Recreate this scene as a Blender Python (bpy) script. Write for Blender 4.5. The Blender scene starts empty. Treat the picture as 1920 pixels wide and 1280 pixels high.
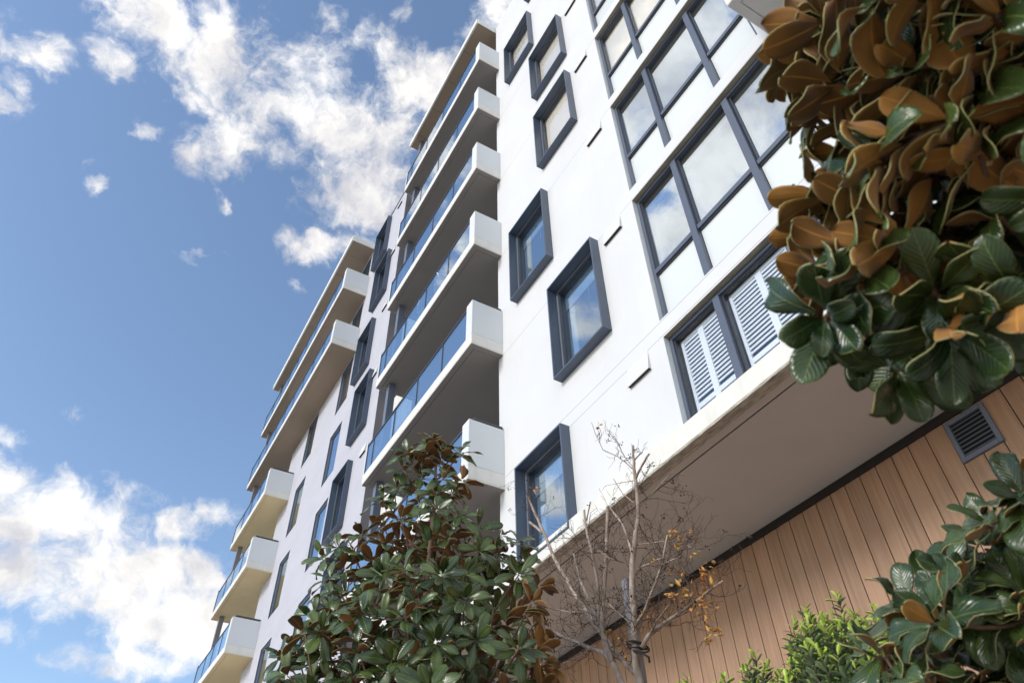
import bpy, math, random
from mathutils import Vector, Matrix
R_ = math.radians
random.seed(7)
H = 1.6                       # eye height: everything below is built with the eye at z=0 and lifted by H
COL = bpy.context.scene.collection
# ------------------------------------------------------------------ camera frame (solved from the facade's vanishing points)
def rodr(w):
    t = math.sqrt(sum(c*c for c in w)); return Matrix.Rotation(t, 3, Vector(w).normalized())
_f0 = 1437.0
vz = Vector((925-960, -1390, _f0)).normalized()
vu = Vector((-308-960, 2150-640, _f0)).normalized(); vu = (vu - vz*vu.dot(vz)).normalized()
vn = vz.cross(vu)
R0 = Matrix(((vu.x, vn.x, vz.x), (vu.y, vn.y, vz.y), (vu.z, vn.z, vz.z)))
RC = rodr((0.02815541, 0.01236402, -0.01456173)) @ R0     # world (u along facade, n outwards, z up) -> camera (right, down, forward)
FPX = 1367.97507                                          # focal length in pixels of a 1920 wide frame
def ray(px, py): return RC.transposed() @ Vector(((px-960)/FPX, (py-640)/FPX, 1.0))
def onY(px, py, Y): d = ray(px, py); return d*(Y/d.y)
def onZ(px, py, Z): d = ray(px, py); return d*(Z/d.z)
def onX(px, py, X): d = ray(px, py); return d*(X/d.x)
# ------------------------------------------------------------------ mesh helpers
class MB:
    def __init__(s): s.v = []; s.f = []; s.m = []; s.uv = []; s.sm = False
    def box(s, x0, x1, y0, y1, z0, z1, m=0):
        b = len(s.v)
        if x0 > x1: x0, x1 = x1, x0
        if y0 > y1: y0, y1 = y1, y0
        if z0 > z1: z0, z1 = z1, z0
        s.v += [(x0,y0,z0),(x1,y0,z0),(x1,y1,z0),(x0,y1,z0),(x0,y0,z1),(x1,y0,z1),(x1,y1,z1),(x0,y1,z1)]
        for q in ((0,3,2,1),(4,5,6,7),(0,1,5,4),(1,2,6,5),(2,3,7,6),(3,0,4,7)):
            s.f.append(tuple(b+i for i in q)); s.m.append(m)
    def quad(s, a, b, c, d, m=0):
        k = len(s.v); s.v += [tuple(a), tuple(b), tuple(c), tuple(d)]; s.f.append((k,k+1,k+2,k+3)); s.m.append(m)
    def obox(s, c, ax, ay, az, m=0):   # oriented box: centre and three half vectors
        b = len(s.v); c = Vector(c); ax = Vector(ax); ay = Vector(ay); az = Vector(az)
        for i, j, k in ((-1,-1,-1),(1,-1,-1),(1,1,-1),(-1,1,-1),(-1,-1,1),(1,-1,1),(1,1,1),(-1,1,1)):
            s.v.append(tuple(c+ax*i+ay*j+az*k))
        for q in ((0,3,2,1),(4,5,6,7),(0,1,5,4),(1,2,6,5),(2,3,7,6),(3,0,4,7)):
            s.f.append(tuple(b+i for i in q)); s.m.append(m)
    def tube(s, pts, rad, n=7, m=0, cap=True):
        pts = [Vector(p) for p in pts]; b = len(s.v); K = len(pts)
        up = Vector((0.13, 0.31, 0.94))
        t0 = (pts[1]-pts[0]).normalized(); a = t0.cross(up)
        if a.length < 1e-3: a = t0.cross(Vector((1,0,0)))
        a.normalize()
        for i, p in enumerate(pts):
            t = (pts[min(i+1,K-1)]-pts[max(i-1,0)])
            if t.length < 1e-7: t = t0
            t.normalize(); a = (a - t*a.dot(t)); 
            if a.length < 1e-5: a = t.orthogonal()
            a.normalize(); c = t.cross(a); r = rad[i] if hasattr(rad,'__len__') else rad
            for k in range(n):
                th = 2*math.pi*k/n; s.v.append(tuple(p + (a*math.cos(th)+c*math.sin(th))*r))
        for i in range(K-1):
            for k in range(n):
                k2 = (k+1) % n; s.f.append((b+i*n+k, b+i*n+k2, b+(i+1)*n+k2, b+(i+1)*n+k)); s.m.append(m)
        if cap:
            s.f.append(tuple(b+k for k in range(n))[::-1]); s.m.append(m)
            s.f.append(tuple(b+(K-1)*n+k for k in range(n))); s.m.append(m)
    def ball(s, c, r, m=0):
        b = len(s.v); c = Vector(c)
        V = [(0,0,1)]+[(math.cos(k*1.2566)*.87, math.sin(k*1.2566)*.87, .48) for k in range(5)]+[(math.cos(k*1.2566+.63)*.87, math.sin(k*1.2566+.63)*.87, -.48) for k in range(5)]+[(0,0,-1)]
        for q in V: s.v.append((c.x+q[0]*r, c.y+q[1]*r, c.z+q[2]*r))
        for k in range(5):
            k2 = (k+1) % 5
            for t in ((0,1+k,1+k2),(1+k,6+k,1+k2),(1+k2,6+k,6+k2),(11,6+k2,6+k)): s.f.append(tuple(b+i for i in t)); s.m.append(m)
    def disc(s, c, r0, r1, z, n=28, m=0):
        b = len(s.v)
        for k in range(n):
            th = 2*math.pi*k/n
            s.v.append((c[0]+r0*math.cos(th), c[1]+r0*math.sin(th), z)); s.v.append((c[0]+r1*math.cos(th), c[1]+r1*math.sin(th), z))
        for k in range(n):
            k2 = (k+1) % n; s.f.append((b+2*k, b+2*k+1, b+2*k2+1, b+2*k2)); s.m.append(m)
    def build(s, name, mats, parent=None, smooth=False, bevel=0):
        me = bpy.data.meshes.new(name); me.from_pydata(s.v, [], s.f)
        if not isinstance(mats, (list, tuple)): mats = [mats]
        for mt in mats: me.materials.append(mt)
        me.polygons.foreach_set('material_index', s.m)
        if s.uv:
            L = me.uv_layers.new(name='UVMap'); vi = [0]*len(me.loops); me.loops.foreach_get('vertex_index', vi)
            flat = []
            for i in vi: flat += s.uv[i]
            L.data.foreach_set('uv', flat)
        if smooth: me.polygons.foreach_set('use_smooth', [True]*len(me.polygons))
        me.update()
        o = bpy.data.objects.new(name, me); COL.objects.link(o)
        if bevel:
            md = o.modifiers.new('Bevel', 'BEVEL'); md.width = bevel; md.segments = 1; md.limit_method = 'ANGLE'
        if parent: attach(o, parent)
        return o
WORLD = {}
def attach(o, parent):
    o.parent = parent
    o.matrix_parent_inverse = WORLD[parent.name].inverted() if parent.name in WORLD else Matrix.Identity(4)
def thing(name, label, cat, loc=(0,0,0), group=None, kind=None):
    o = bpy.data.objects.new(name, None); COL.objects.link(o); o.location = loc; o.empty_display_size = .3
    WORLD[o.name] = Matrix.Translation(Vector(loc)); tag(o, label, cat, group, kind); return o
def tag(o, label=None, cat=None, group=None, kind=None):
    if label: o['label'] = label
    if cat: o['category'] = cat
    if group: o['group'] = group
    if kind: o['kind'] = kind
    return o
# ------------------------------------------------------------------ materials
def new_mat(name):
    m = bpy.data.materials.new(name); m.use_nodes = True; nt = m.node_tree
    return m, nt, nt.nodes['Principled BSDF'], nt.nodes, nt.links
def N(nt, t, **k):
    n = nt.nodes.new(t)
    for a, v in k.items():
        if a.startswith('i_'): n.inputs[a[2:].replace('_', ' ')].default_value = v
        else: setattr(n, a, v)
    return n
def ramp(nt, fac, stops):
    r = nt.nodes.new('ShaderNodeValToRGB'); e = r.color_ramp.elements
    while len(e) < len(stops): e.new(.5)
    for el, (p, c) in zip(e, stops): el.position = p; el.color = (*c, 1) if len(c) == 3 else c
    nt.links.new(fac, r.inputs[0]); return r.outputs[0]
def paint(name, col, rough=.7, var=.06, scale=1.5, bump=.15, bscale=60, dirt=0, stretch=(1,1,1)):
    m, nt, P, n, l = new_mat(name)
    tc = N(nt, 'ShaderNodeTexCoord'); mp = N(nt, 'ShaderNodeMapping'); mp.inputs['Scale'].default_value = stretch
    l.new(tc.outputs['Object'], mp.inputs[0])
    no = N(nt, 'ShaderNodeTexNoise', i_Scale=scale, i_Detail=6.0, i_Roughness=.6); l.new(mp.outputs[0], no.inputs['Vector'])
    lo = tuple(c*(1-var*1.4) for c in col); hi = tuple(min(1, c*(1+var)) for c in col)
    c = ramp(nt, no.outputs['Fac'], [(.3, lo), (.7, hi)])
    if dirt:
        st = N(nt, 'ShaderNodeMapping'); st.inputs['Scale'].default_value = (2.2, 2.2, .25); l.new(tc.outputs['Object'], st.inputs[0])
        n2 = N(nt, 'ShaderNodeTexNoise', i_Scale=2.5, i_Detail=8.0, i_Roughness=.65); l.new(st.outputs[0], n2.inputs['Vector'])
        f = ramp(nt, n2.outputs['Fac'], [(.5, (0,0,0)), (.8, (dirt,)*3)])
        mx = N(nt, 'ShaderNodeMix', data_type='RGBA'); l.new(f, mx.inputs[0]); l.new(c, mx.inputs[6]); mx.inputs[7].default_value = (col[0]*.5, col[1]*.48, col[2]*.45, 1); c = mx.outputs[2]
    l.new(c, P.inputs['Base Color']); P.inputs['Roughness'].default_value = rough
    if bump:
        nb = N(nt, 'ShaderNodeTexNoise', i_Scale=bscale, i_Detail=3.0); l.new(tc.outputs['Object'], nb.inputs['Vector'])
        b = N(nt, 'ShaderNodeBump', i_Strength=bump, i_Distance=.004); l.new(nb.outputs['Fac'], b.inputs['Height']); l.new(b.outputs[0], P.inputs['Normal'])
    return m
M = {}
M['wall'] = paint('white_render', (.66,.67,.685), .75, .03, .6, .3, 45, dirt=.08)
M['panelwhite'] = paint('white_fibre_cement', (.66,.69,.71), .6, .015, .8, .05)
M['warmwhite'] = paint('warm_white_concrete_paint', (.72,.71,.67), .7, .04, 3, .2, 40, dirt=.25)
M['lilac'] = paint('shade_tinted_render', (.49,.495,.55), .75, .04, .8, .3, 40, dirt=.08, stretch=(1,1,2))  # lavender shade on the further wall, put into its render colour
M['joint'] = paint('joint_sealant', (.38,.39,.41), .8, .02, 5, 0)
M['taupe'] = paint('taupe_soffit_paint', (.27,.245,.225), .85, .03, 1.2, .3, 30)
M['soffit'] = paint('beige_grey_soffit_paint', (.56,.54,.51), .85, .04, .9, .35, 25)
M['bounce_gold'] = paint('bounce_tinted_soffit', (.84,.66,.37), .85, .04, .9, .3, 25)  # warm sun bounce under the lower balconies, put into the soffit colour
M['olive'] = paint('tan_soffit_paint', (.34,.26,.185), .85, .05, .6, .3, 25)
M['groove'] = paint('shadow_groove', (.05,.042,.036), .9, .02, 4, 0)
M['alu'] = paint('charcoal_aluminium', (.072,.098,.145), .38, .05, 4, .03)
M['alu2'] = paint('dark_aluminium', (.045,.05,.062), .35, .05, 4, .02)
M['alum'] = paint('slate_aluminium', (.085,.105,.15), .4, .05, 4, .03)
M['alug'] = paint('grey_aluminium', (.14,.165,.215), .4, .05, 4, .03)
M['brass'] = paint('weathered_head_flashing', (.30,.27,.20), .6, .12, 8, .1)
M['spandrel'] = paint('white_back_painted_glass', (.68,.72,.73), .12, .01, .5, 0)
M['blind'] = paint('cream_roller_blind', (.95,.88,.74), .8, .03, 2, .05, 200)
M['greyblind'] = paint('pale_grey_blind', (.70,.72,.74), .8, .05, 1.3, .05, 200)
M['shutter'] = paint('white_shutter_paint', (.88,.88,.86), .45, .01, 2, 0)
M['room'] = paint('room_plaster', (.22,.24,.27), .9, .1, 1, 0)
M['metal_cap'] = paint('galvanised_fascia', (.50,.50,.52), .4, .08, 6, .05)
M['strip'] = paint('black_brown_trim', (.018,.013,.010), .6, .1, 8, .05)
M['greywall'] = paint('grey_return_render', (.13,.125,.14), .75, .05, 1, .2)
M['black'] = paint('black_rubber', (.012,.012,.013), .5, .1, 9, .05)
M['stake'] = paint('weathered_stake_timber', (.22,.22,.235), .85, .25, 6, .5, 50, stretch=(6,6,.4))
def glass_mat(name, tint=(.80,.88,.95), base=.12, rough=.01, refl=(.9,.96,1)):
    m, nt, P, n, l = new_mat(name); n.remove(P)
    g = N(nt, 'ShaderNodeBsdfGlossy'); g.inputs['Color'].default_value = (*refl, 1); g.inputs['Roughness'].default_value = rough
    t = N(nt, 'ShaderNodeBsdfTransparent'); t.inputs['Color'].default_value = (*tint, 1)
    ge = N(nt, 'ShaderNodeNewGeometry'); dt = N(nt, 'ShaderNodeVectorMath', operation='DOT_PRODUCT'); l.new(ge.outputs['Incoming'], dt.inputs[0]); l.new(ge.outputs['True Normal'], dt.inputs[1])
    ab = N(nt, 'ShaderNodeMath', operation='ABSOLUTE'); l.new(dt.outputs['Value'], ab.inputs[0])
    om = N(nt, 'ShaderNodeMath', operation='SUBTRACT', use_clamp=True); om.inputs[0].default_value = 1; l.new(ab.outputs[0], om.inputs[1])
    p5 = N(nt, 'ShaderNodeMath', operation='POWER'); l.new(om.outputs[0], p5.inputs[0]); p5.inputs[1].default_value = 4.0
    ad = N(nt, 'ShaderNodeMath', operation='MULTIPLY_ADD', use_clamp=True); ad.inputs[1].default_value = 1-base; ad.inputs[2].default_value = base
    l.new(p5.outputs[0], ad.inputs[0])
    no = N(nt, 'ShaderNodeTexNoise', i_Scale=.9, i_Detail=1.0); tc = N(nt, 'ShaderNodeTexCoord'); l.new(tc.outputs['Object'], no.inputs['Vector'])
    b = N(nt, 'ShaderNodeBump', i_Strength=.12, i_Distance=.01); l.new(no.outputs['Fac'], b.inputs['Height']); l.new(b.outputs[0], g.inputs['Normal'])
    mx = N(nt, 'ShaderNodeMixShader'); l.new(ad.outputs[0], mx.inputs[0]); l.new(t.outputs[0], mx.inputs[1]); l.new(g.outputs[0], mx.inputs[2])
    l.new(mx.outputs[0], n['Material Output'].inputs[0]); return m
M['glass'] = glass_mat('window_glass', (.80,.88,.94), .34)
M['glassl'] = glass_mat('low_window_glass', (.95,.97,.99), .06)
M['glassr'] = glass_mat('bay_window_glass', (.85,.90,.95), .60)
M['glassb'] = glass_mat('clear_pane_over_blind', (.96,.96,.96), .03)
M['rail_glass'] = glass_mat('balustrade_glass', (.74,.86,.95), .42)
def timber():
    m, nt, P, n, l = new_mat('timber_look_cladding')
    tc = N(nt, 'ShaderNodeTexCoord'); sep = N(nt, 'ShaderNodeSeparateXYZ'); l.new(tc.outputs['Object'], sep.inputs[0])
    dv = N(nt, 'ShaderNodeMath', operation='DIVIDE'); dv.inputs[1].default_value = .2215; l.new(sep.outputs[0], dv.inputs[0])
    fl = N(nt, 'ShaderNodeMath', operation='FLOOR'); l.new(dv.outputs[0], fl.inputs[0])
    wn = N(nt, 'ShaderNodeTexWhiteNoise', noise_dimensions='1D'); l.new(fl.outputs[0], wn.inputs['W'])
    off = N(nt, 'ShaderNodeVectorMath', operation='MULTIPLY_ADD'); l.new(wn.outputs['Color'], off.inputs[0]); off.inputs[1].default_value = (7,7,7); l.new(tc.outputs['Object'], off.inputs[2])
    mp = N(nt, 'ShaderNodeMapping'); mp.inputs['Scale'].default_value = (26, 26, .9); l.new(off.outputs[0], mp.inputs[0])
    no = N(nt, 'ShaderNodeTexNoise', i_Scale=1.0, i_Detail=7.0, i_Roughness=.62, i_Distortion=.5); l.new(mp.outputs[0], no.inputs['Vector'])
    c = ramp(nt, no.outputs['Fac'], [(.25, (.26,.160,.100)), (.5, (.375,.225,.140)), (.78, (.42,.28,.19))])
    hs = N(nt, 'ShaderNodeHueSaturation'); l.new(c, hs.inputs['Color'])
    mr = N(nt, 'ShaderNodeMapRange'); mr.inputs['To Min'].default_value = .90; mr.inputs['To Max'].default_value = 1.08; l.new(wn.outputs['Value'], mr.inputs[0]); l.new(mr.outputs[0], hs.inputs['Value'])
    l.new(hs.outputs[0], P.inputs['Base Color']); P.inputs['Roughness'].default_value = .55
    b = N(nt, 'ShaderNodeBump', i_Strength=.25, i_Distance=.002); l.new(no.outputs['Fac'], b.inputs['Height']); l.new(b.outputs[0], P.inputs['Normal'])
    return m
M['timber'] = timber()
def bark(name, c0, c1, sc=14):
    m, nt, P, n, l = new_mat(name); tc = N(nt, 'ShaderNodeTexCoord')
    mp = N(nt, 'ShaderNodeMapping'); mp.inputs['Scale'].default_value = (1,1,.35); l.new(tc.outputs['Object'], mp.inputs[0])
    no = N(nt, 'ShaderNodeTexNoise', i_Scale=sc, i_Detail=8.0, i_Roughness=.65); l.new(mp.outputs[0], no.inputs['Vector'])
    l.new(ramp(nt, no.outputs['Fac'], [(.35, c0), (.65, c1)]), P.inputs['Base Color']); P.inputs['Roughness'].default_value = .8
    b = N(nt, 'ShaderNodeBump', i_Strength=.6, i_Distance=.006); l.new(no.outputs['Fac'], b.inputs['Height']); l.new(b.outputs[0], P.inputs['Normal'])
    return m
M['bark_pale'] = bark('smooth_pale_bark', (.17,.12,.09), (.46,.38,.32), 16)
M['bark_brown'] = bark('magnolia_bark', (.07,.04,.025), (.17,.10,.065), 22)
M['twig'] = bark('dark_twig_bark', (.04,.025,.02), (.12,.08,.06), 30)
M['berry'] = paint('dry_seed_capsule', (.03,.018,.014), .7, .2, 30, 0)
def leaf_mats(pre, top0, top1, und0, und1, rim, rough=.22, under_rough=.75, vein=.10, trans=0.0):
    m, nt, P, n, l = new_mat(pre+'_leaf_top')
    tc = N(nt, 'ShaderNodeTexCoord'); no = N(nt, 'ShaderNodeTexNoise', i_Scale=5.0, i_Detail=3.0); l.new(tc.outputs['Object'], no.inputs['Vector'])
    c = ramp(nt, no.outputs['Fac'], [(.35, top0), (.68, top1)])
    sep = N(nt, 'ShaderNodeSeparateXYZ'); l.new(tc.outputs['UV'], sep.inputs[0])
    ab = N(nt, 'ShaderNodeMath', operation='ABSOLUTE'); l.new(sep.outputs[0], ab.inputs[0])
    fv = ramp(nt, ab.outputs[0], [(.015, (1,1,1)), (.06, (0,0,0))])
    mx = N(nt, 'ShaderNodeMix', data_type='RGBA'); l.new(fv, mx.inputs[0]); l.new(c, mx.inputs[6]); mx.inputs[7].default_value = (top1[0]*1.5+.01, top1[1]*1.4+.012, top1[2]*1.4+.005, 1)
    l.new(mx.outputs[2], P.inputs['Base Color']); P.inputs['Roughness'].default_value = rough
    P.inputs['Specular IOR Level'].default_value = .6
    # side veins as bump
    va = N(nt, 'ShaderNodeMath', operation='MULTIPLY_ADD'); l.new(ab.outputs[0], va.inputs[0]); va.inputs[1].default_value = -.35; l.new(sep.outputs[1], va.inputs[2])
    sn = N(nt, 'ShaderNodeMath', operation='SINE'); ml = N(nt, 'ShaderNodeMath', operation='MULTIPLY'); ml.inputs[1].default_value = 62.0; l.new(va.outputs[0], ml.inputs[0]); l.new(ml.outputs[0], sn.inputs[0])
    b = N(nt, 'ShaderNodeBump', i_Strength=vein, i_Distance=.003); l.new(sn.outputs[0], b.inputs['Height']); l.new(b.outputs[0], P.inputs['Normal'])
    if trans: P.inputs['Transmission Weight'].default_value = 0
    u, nt, P, n, l = new_mat(pre+'_leaf_underside')
    tc = N(nt, 'ShaderNodeTexCoord'); no = N(nt, 'ShaderNodeTexNoise', i_Scale=4.0, i_Detail=3.0); l.new(tc.outputs['Object'], no.inputs['Vector'])
    c = ramp(nt, no.outputs['Fac'], [(.35, und0), (.68, und1)])
    sep = N(nt, 'ShaderNodeSeparateXYZ'); l.new(tc.outputs['UV'], sep.inputs[0]); ab = N(nt, 'ShaderNodeMath', operation='ABSOLUTE'); l.new(sep.outputs[0], ab.inputs[0])
    fv = ramp(nt, ab.outputs[0], [(.02, (1,1,1)), (.07, (0,0,0))])
    mx = N(nt, 'ShaderNodeMix', data_type='RGBA'); l.new(fv, mx.inputs[0]); l.new(c, mx.inputs[6]); mx.inputs[7].default_value = (und1[0]*1.3, und1[1]*1.25, und1[2]*1.2, 1)
    l.new(mx.outputs[2], P.inputs['Base Color']); P.inputs['Roughness'].default_value = under_rough; P.inputs['Sheen Weight'].default_value = .15
    r = paint(pre+'_leaf_edge', rim, .5, .1, 8, 0)
    return [m, u, r]
MAG = leaf_mats('magnolia', (.014,.036,.010), (.060,.100,.024), (.13,.050,.008), (.42,.19,.030), (.46,.44,.18), rough=.27, vein=.18)
MAG2 = leaf_mats('young_magnolia', (.018,.040,.009), (.090,.130,.030), (.11,.044,.010), (.30,.13,.026), (.36,.36,.14), rough=.27)
SHR = leaf_mats('shrub', (.014,.040,.012), (.040,.09,.026), (.10,.16,.07), (.16,.22,.10), (.12,.2,.05), .3, .6)
TIP = leaf_mats('shrub_tip', (.26,.42,.03), (.42,.58,.06), (.34,.48,.07), (.46,.6,.1), (.4,.5,.1), .35, .6)
AUT = leaf_mats('autumn', (.38,.12,.02), (.60,.40,.08), (.40,.16,.04), (.6,.34,.09), (.35,.15,.05), .5, .7)
# ------------------------------------------------------------------ the setting
PV = paint('pale_paving', (.42,.38,.33), .85, .1, .6, .4, 20)
g = MB(); S = 600
g.quad((-S,-S,-1.6), (S,-S,-1.6), (S,S,-1.6), (-S,S,-1.6)); tag(g.build('ground', PV), kind='structure')
soil = paint('garden_soil', (.07,.045,.03), .95, .3, 9, .8, 30)
g = MB(); g.box(-1, 8, -4.9, -1.0, -1.6+.004, -1.45); tag(g.build('garden_bed', soil), kind='structure')
# ------------------------------------------------------------------ buildings
YW = -5.2; YG = -5.3; FL = 3.04
B = thing('apartment_building', 'white rendered apartment block with timber clad base and large window grid, nearest the camera', 'building', (4, -10, -1.6))
L = thing('apartment_building', 'further apartment block with shade-tinted lilac wall and bounce-tinted soffits under corner balconies on its left end', 'building', (22, -10, -1.6))
def slab_z(k): return 6.68 + FL*k            # underside of balcony slabs
def wall_sheet(mb, x0, x1, z0, z1, holes, joints=(), y=YW, vj=()):
    xs = sorted(set([x0, x1] + [a for h in holes for a in h[:2] if x0 < a < x1] + [v for j in vj for v in (j-.005, j+.005)]))
    zs = sorted(set([z0, z1] + [a for h in holes for a in h[2:] if z0 < a < z1] + [v for j in joints for v in (j-.006, j+.006)]))
    for i in range(len(xs)-1):
        for k in range(len(zs)-1):
            cx = (xs[i]+xs[i+1])/2; cz = (zs[k]+zs[k+1])/2
            if any(h[0] < cx < h[1] and h[2] < cz < h[3] for h in holes): continue
            jt = any(abs(cz-j) < .006 for j in joints) or any(abs(cx-j) < .005 for j in vj)
            mb.quad((xs[i+1],y,zs[k]), (xs[i],y,zs[k]), (xs[i],y,zs[k+1]), (xs[i+1],y,zs[k+1]), 1 if jt else 0)
def room(parent, x0, x1, z0, z1, yf, depth=1.6, mat='room'):
    b = MB(); y = yf-depth
    b.quad((x0,y,z0),(x1,y,z0),(x1,y,z1),(x0,y,z1)); b.quad((x0,yf,z0),(x0,y,z0),(x0,y,z1),(x0,yf,z1)); b.quad((x1,yf,z0),(x1,y,z0),(x1,y,z1),(x1,yf,z1))
    b.quad((x0,yf,z0),(x1,yf,z0),(x1,y,z0),(x0,y,z0)); b.quad((x0,yf,z1),(x1,yf,z1),(x1,y,z1),(x0,y,z1))
    return b.build('room', M[mat], parent)
def ring(mb, x0, x1, z0, z1, t, y0, y1, m=0):
    mb.box(x0, x0+t, y0, y1, z0, z1, m); mb.box(x1-t, x1, y0, y1, z0, z1, m)
    mb.box(x0+t, x1-t, y0, y1, z0, z0+t, m); mb.box(x0+t, x1-t, y0, y1, z1-t, z1, m)
def framed_window(parent, x0, x1, z0, z1, blind=None):
    mb = MB(); ring(mb, x0, x1, z0, z1, .03, -5.36, -5.035)
    w = mb.build('window', M['alu'], parent)
    a, b, c, d = x0+.03, x1-.03, z0+.03, z1-.03
    mb = MB(); ring(mb, a, b, c, d, .045, -5.30, -5.215); ring(mb, a+.045, b-.045, c+.045, d-.045, .026, -5.29, -5.232, 1)
    mb.build('frame', [M['alug'], M['alu2']], w)
    mb = MB(); mb.box(a+.07, b-.07, -5.262, -5.256, c+.07, d-.07); mb.build('pane', M['glassb' if blind == 'cream' else 'glass'], w)
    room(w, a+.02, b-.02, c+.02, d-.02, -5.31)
    if blind == 'cream':
        mb = MB(); mb.box(a+.06, b-.06, -5.335, -5.330, c+.06+random.uniform(0,.25), d-.06); mb.build('blind', M['blind'], w)
    elif blind == 'top':
        mb = MB(); mb.box(a+.06, b-.06, -5.36, -5.355, d-.46, d-.05); mb.box(b-.26, b-.06, -5.40, -5.38, c+.06, d-.47); mb.build('blind', M['greyblind'], w)
        mb = MB(); mb.tube([(a+.55,-5.345,d-.42),(a+.55,-5.345,d-.76)], .004, 4); mb.ball((a+.55,-5.345,d-.77), .014); mb.build('blind_cord', M['greyblind'], w)
    return w
def recessed_window(parent, x0, x1, z0, z1, blind=None):
    mb = MB(); ring(mb, x0, x1, z0, z1, .05, -5.40, -5.222)
    w = mb.build('window', M['alu'], parent)
    mb = MB(); ring(mb, x0+.05, x1-.05, z0+.05, z1-.05, .04, -5.33, -5.24); mb.box(x0+.05, x1-.05, -5.37, -5.30, z0+.62, z0+.66) if False else None
    mb.build('frame', M['alug'], w)
    mb = MB(); mb.box(x0+.08, x1-.08, -5.275, -5.270, z0+.08, z1-.08); mb.build('pane', M['glass'], w)
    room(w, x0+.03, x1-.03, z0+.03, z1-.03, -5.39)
    if blind:
        mb = MB(); mb.box(x0+.07, x1-.07, -5.415, -5.41, z0+blind, z1-.06); mb.build('blind', M['greyblind'], w)
    return w
# ---- front block: wall with openings
frames = [(5.71,7.06,7.59,9.72,'top'), (6.98,8.32,10.63,12.80,'top'), (6.98,8.32,4.95,6.68,'top'), (5.72,7.07,13.72,15.86,'cream'), (5.72,7.07,16.80,18.97,'cream'), (6.98,8.33,19.85,22.0,'cream'), (5.72,7.07,22.95,24.6,'cream')]
GX0, GX1 = 1.85, 4.77
rows = [(5.0,6.63,None), (6.93,9.68,7.93), (9.96,12.72,10.98), (13.0,15.76,14.02), (16.04,18.8,17.06), (19.08,21.84,20.1)]
holes = [f[:4] for f in frames] + [(GX0,GX1,a,b) for a,b,_ in rows] + [(-3.2,1.45,4.9,30)]
mb = MB(); wall_sheet(mb, -9, 9.07, 5.02, 25.27, holes, joints=(6.66, 6.90, 9.70, 12.74, 15.78, 18.82, 21.86))
mb.quad((9.07,YW,4.8), (9.07,-7.4,4.8), (9.07,-7.4,25.27), (9.07,YW,25.27))            # side of the balcony recess
mb.box(-9, 9.07, -22, -5.21, 25.0, 25.05)                                              # roof deck
mb.quad((-9,YW-.25,25.27),(9.07,YW-.25,25.27),(9.07,YW,25.27),(-9,YW,25.27)); mb.quad((-9,YW-.25,25.05),(9.07,YW-.25,25.05),(9.07,YW-.25,25.27),(-9,YW-.25,25.27))
mb.build('wall', [M['wall'], M['joint']], B)
mb = MB(); mb.box(-9, 16.3, -22, -7.4, -1.6, 24.98); mb.build('core_wall', M['wall'], B)
# projecting band at the foot of the rendered wall, with its chipped drip edge
mb = MB(); mb.box(-9, 16.33, -5.16, -5.05, 4.80, 5.06); mb.box(-9, 16.33, -5.195, -5.045, 4.765, 4.80, 1)
mb.quad((-9,-5.16,5.06),(16.33,-5.16,5.06),(16.33,-5.2,5.1),(-9,-5.2,5.1))
STN = paint('stained_drip_edge', (.42,.39,.33), .85, .45, 7, .8, 30, stretch=(1,6,6))
mb.build('base_band', [M['warmwhite'], STN], B, bevel=.004)
mb = MB(); mb.box(-9, 16.33, -5.33, -5.20, 4.795, 4.90); mb.box(-9, 16.33, -5.36, -5.33, 4.81, 4.9, 1); mb.box(-9, 16.33, -7.13, -5.36, 4.80, 4.9)
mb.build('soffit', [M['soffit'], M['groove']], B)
mb = MB(); mb.disc((6.32,-5.83), .0, .092, 4.796); mb.disc((6.32,-5.83), .092, .108, 4.793, m=1); mb.build('downlight', [M['soffit'], M['warmwhite']], B)
# timber look boards
mb = MB(); x = -6.0; k = math.floor(-6/.2215)
off = 6.71*.971 % .2215
while x < 16: 
    k += 1; x = k*.2215
    mb.box(x+.006, x+.2155, -7.15, -7.12, -1.6, 4.72)
cl = mb.build('timber_cladding', M['timber'], B)
cl.location = (off, 0, 0)
mb = MB(); mb.box(-6, 16.3, -7.39, -7.155, -1.6, 4.79); mb.build('cladding_backing', M['strip'], B)
mb = MB(); mb.box(-6, 16.3, -7.154, -7.095, 4.70, 4.799); mb.build('head_trim', M['strip'], B)
# vent grille
gx0, gx1, gz0, gz1 = 2.51, 2.96, 4.185, 4.67
mb = MB(); ring(mb, gx0, gx1, gz0, gz1, .05, -7.13, -7.085); vg = mb.build('vent_grille', M['alug'], B, bevel=.004)
mb = MB()
for i in range(8):
    z = gz0+.06+i*.047
    mb.obox(((gx0+gx1)/2, -7.105, z+.012), ((gx1-gx0)/2-.052,0,0), (0,.015,-.012), (0,.002,.003))
mb.build('louvre', M['alug'], vg)
mb = MB(); mb.box(gx0+.05, gx1-.05, -7.119, -7.116, gz0+.05, gz1-.05); mb.build('grille_backing', M['black'], vg)
for i, f in enumerate(frames): framed_window(B, *f)
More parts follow.
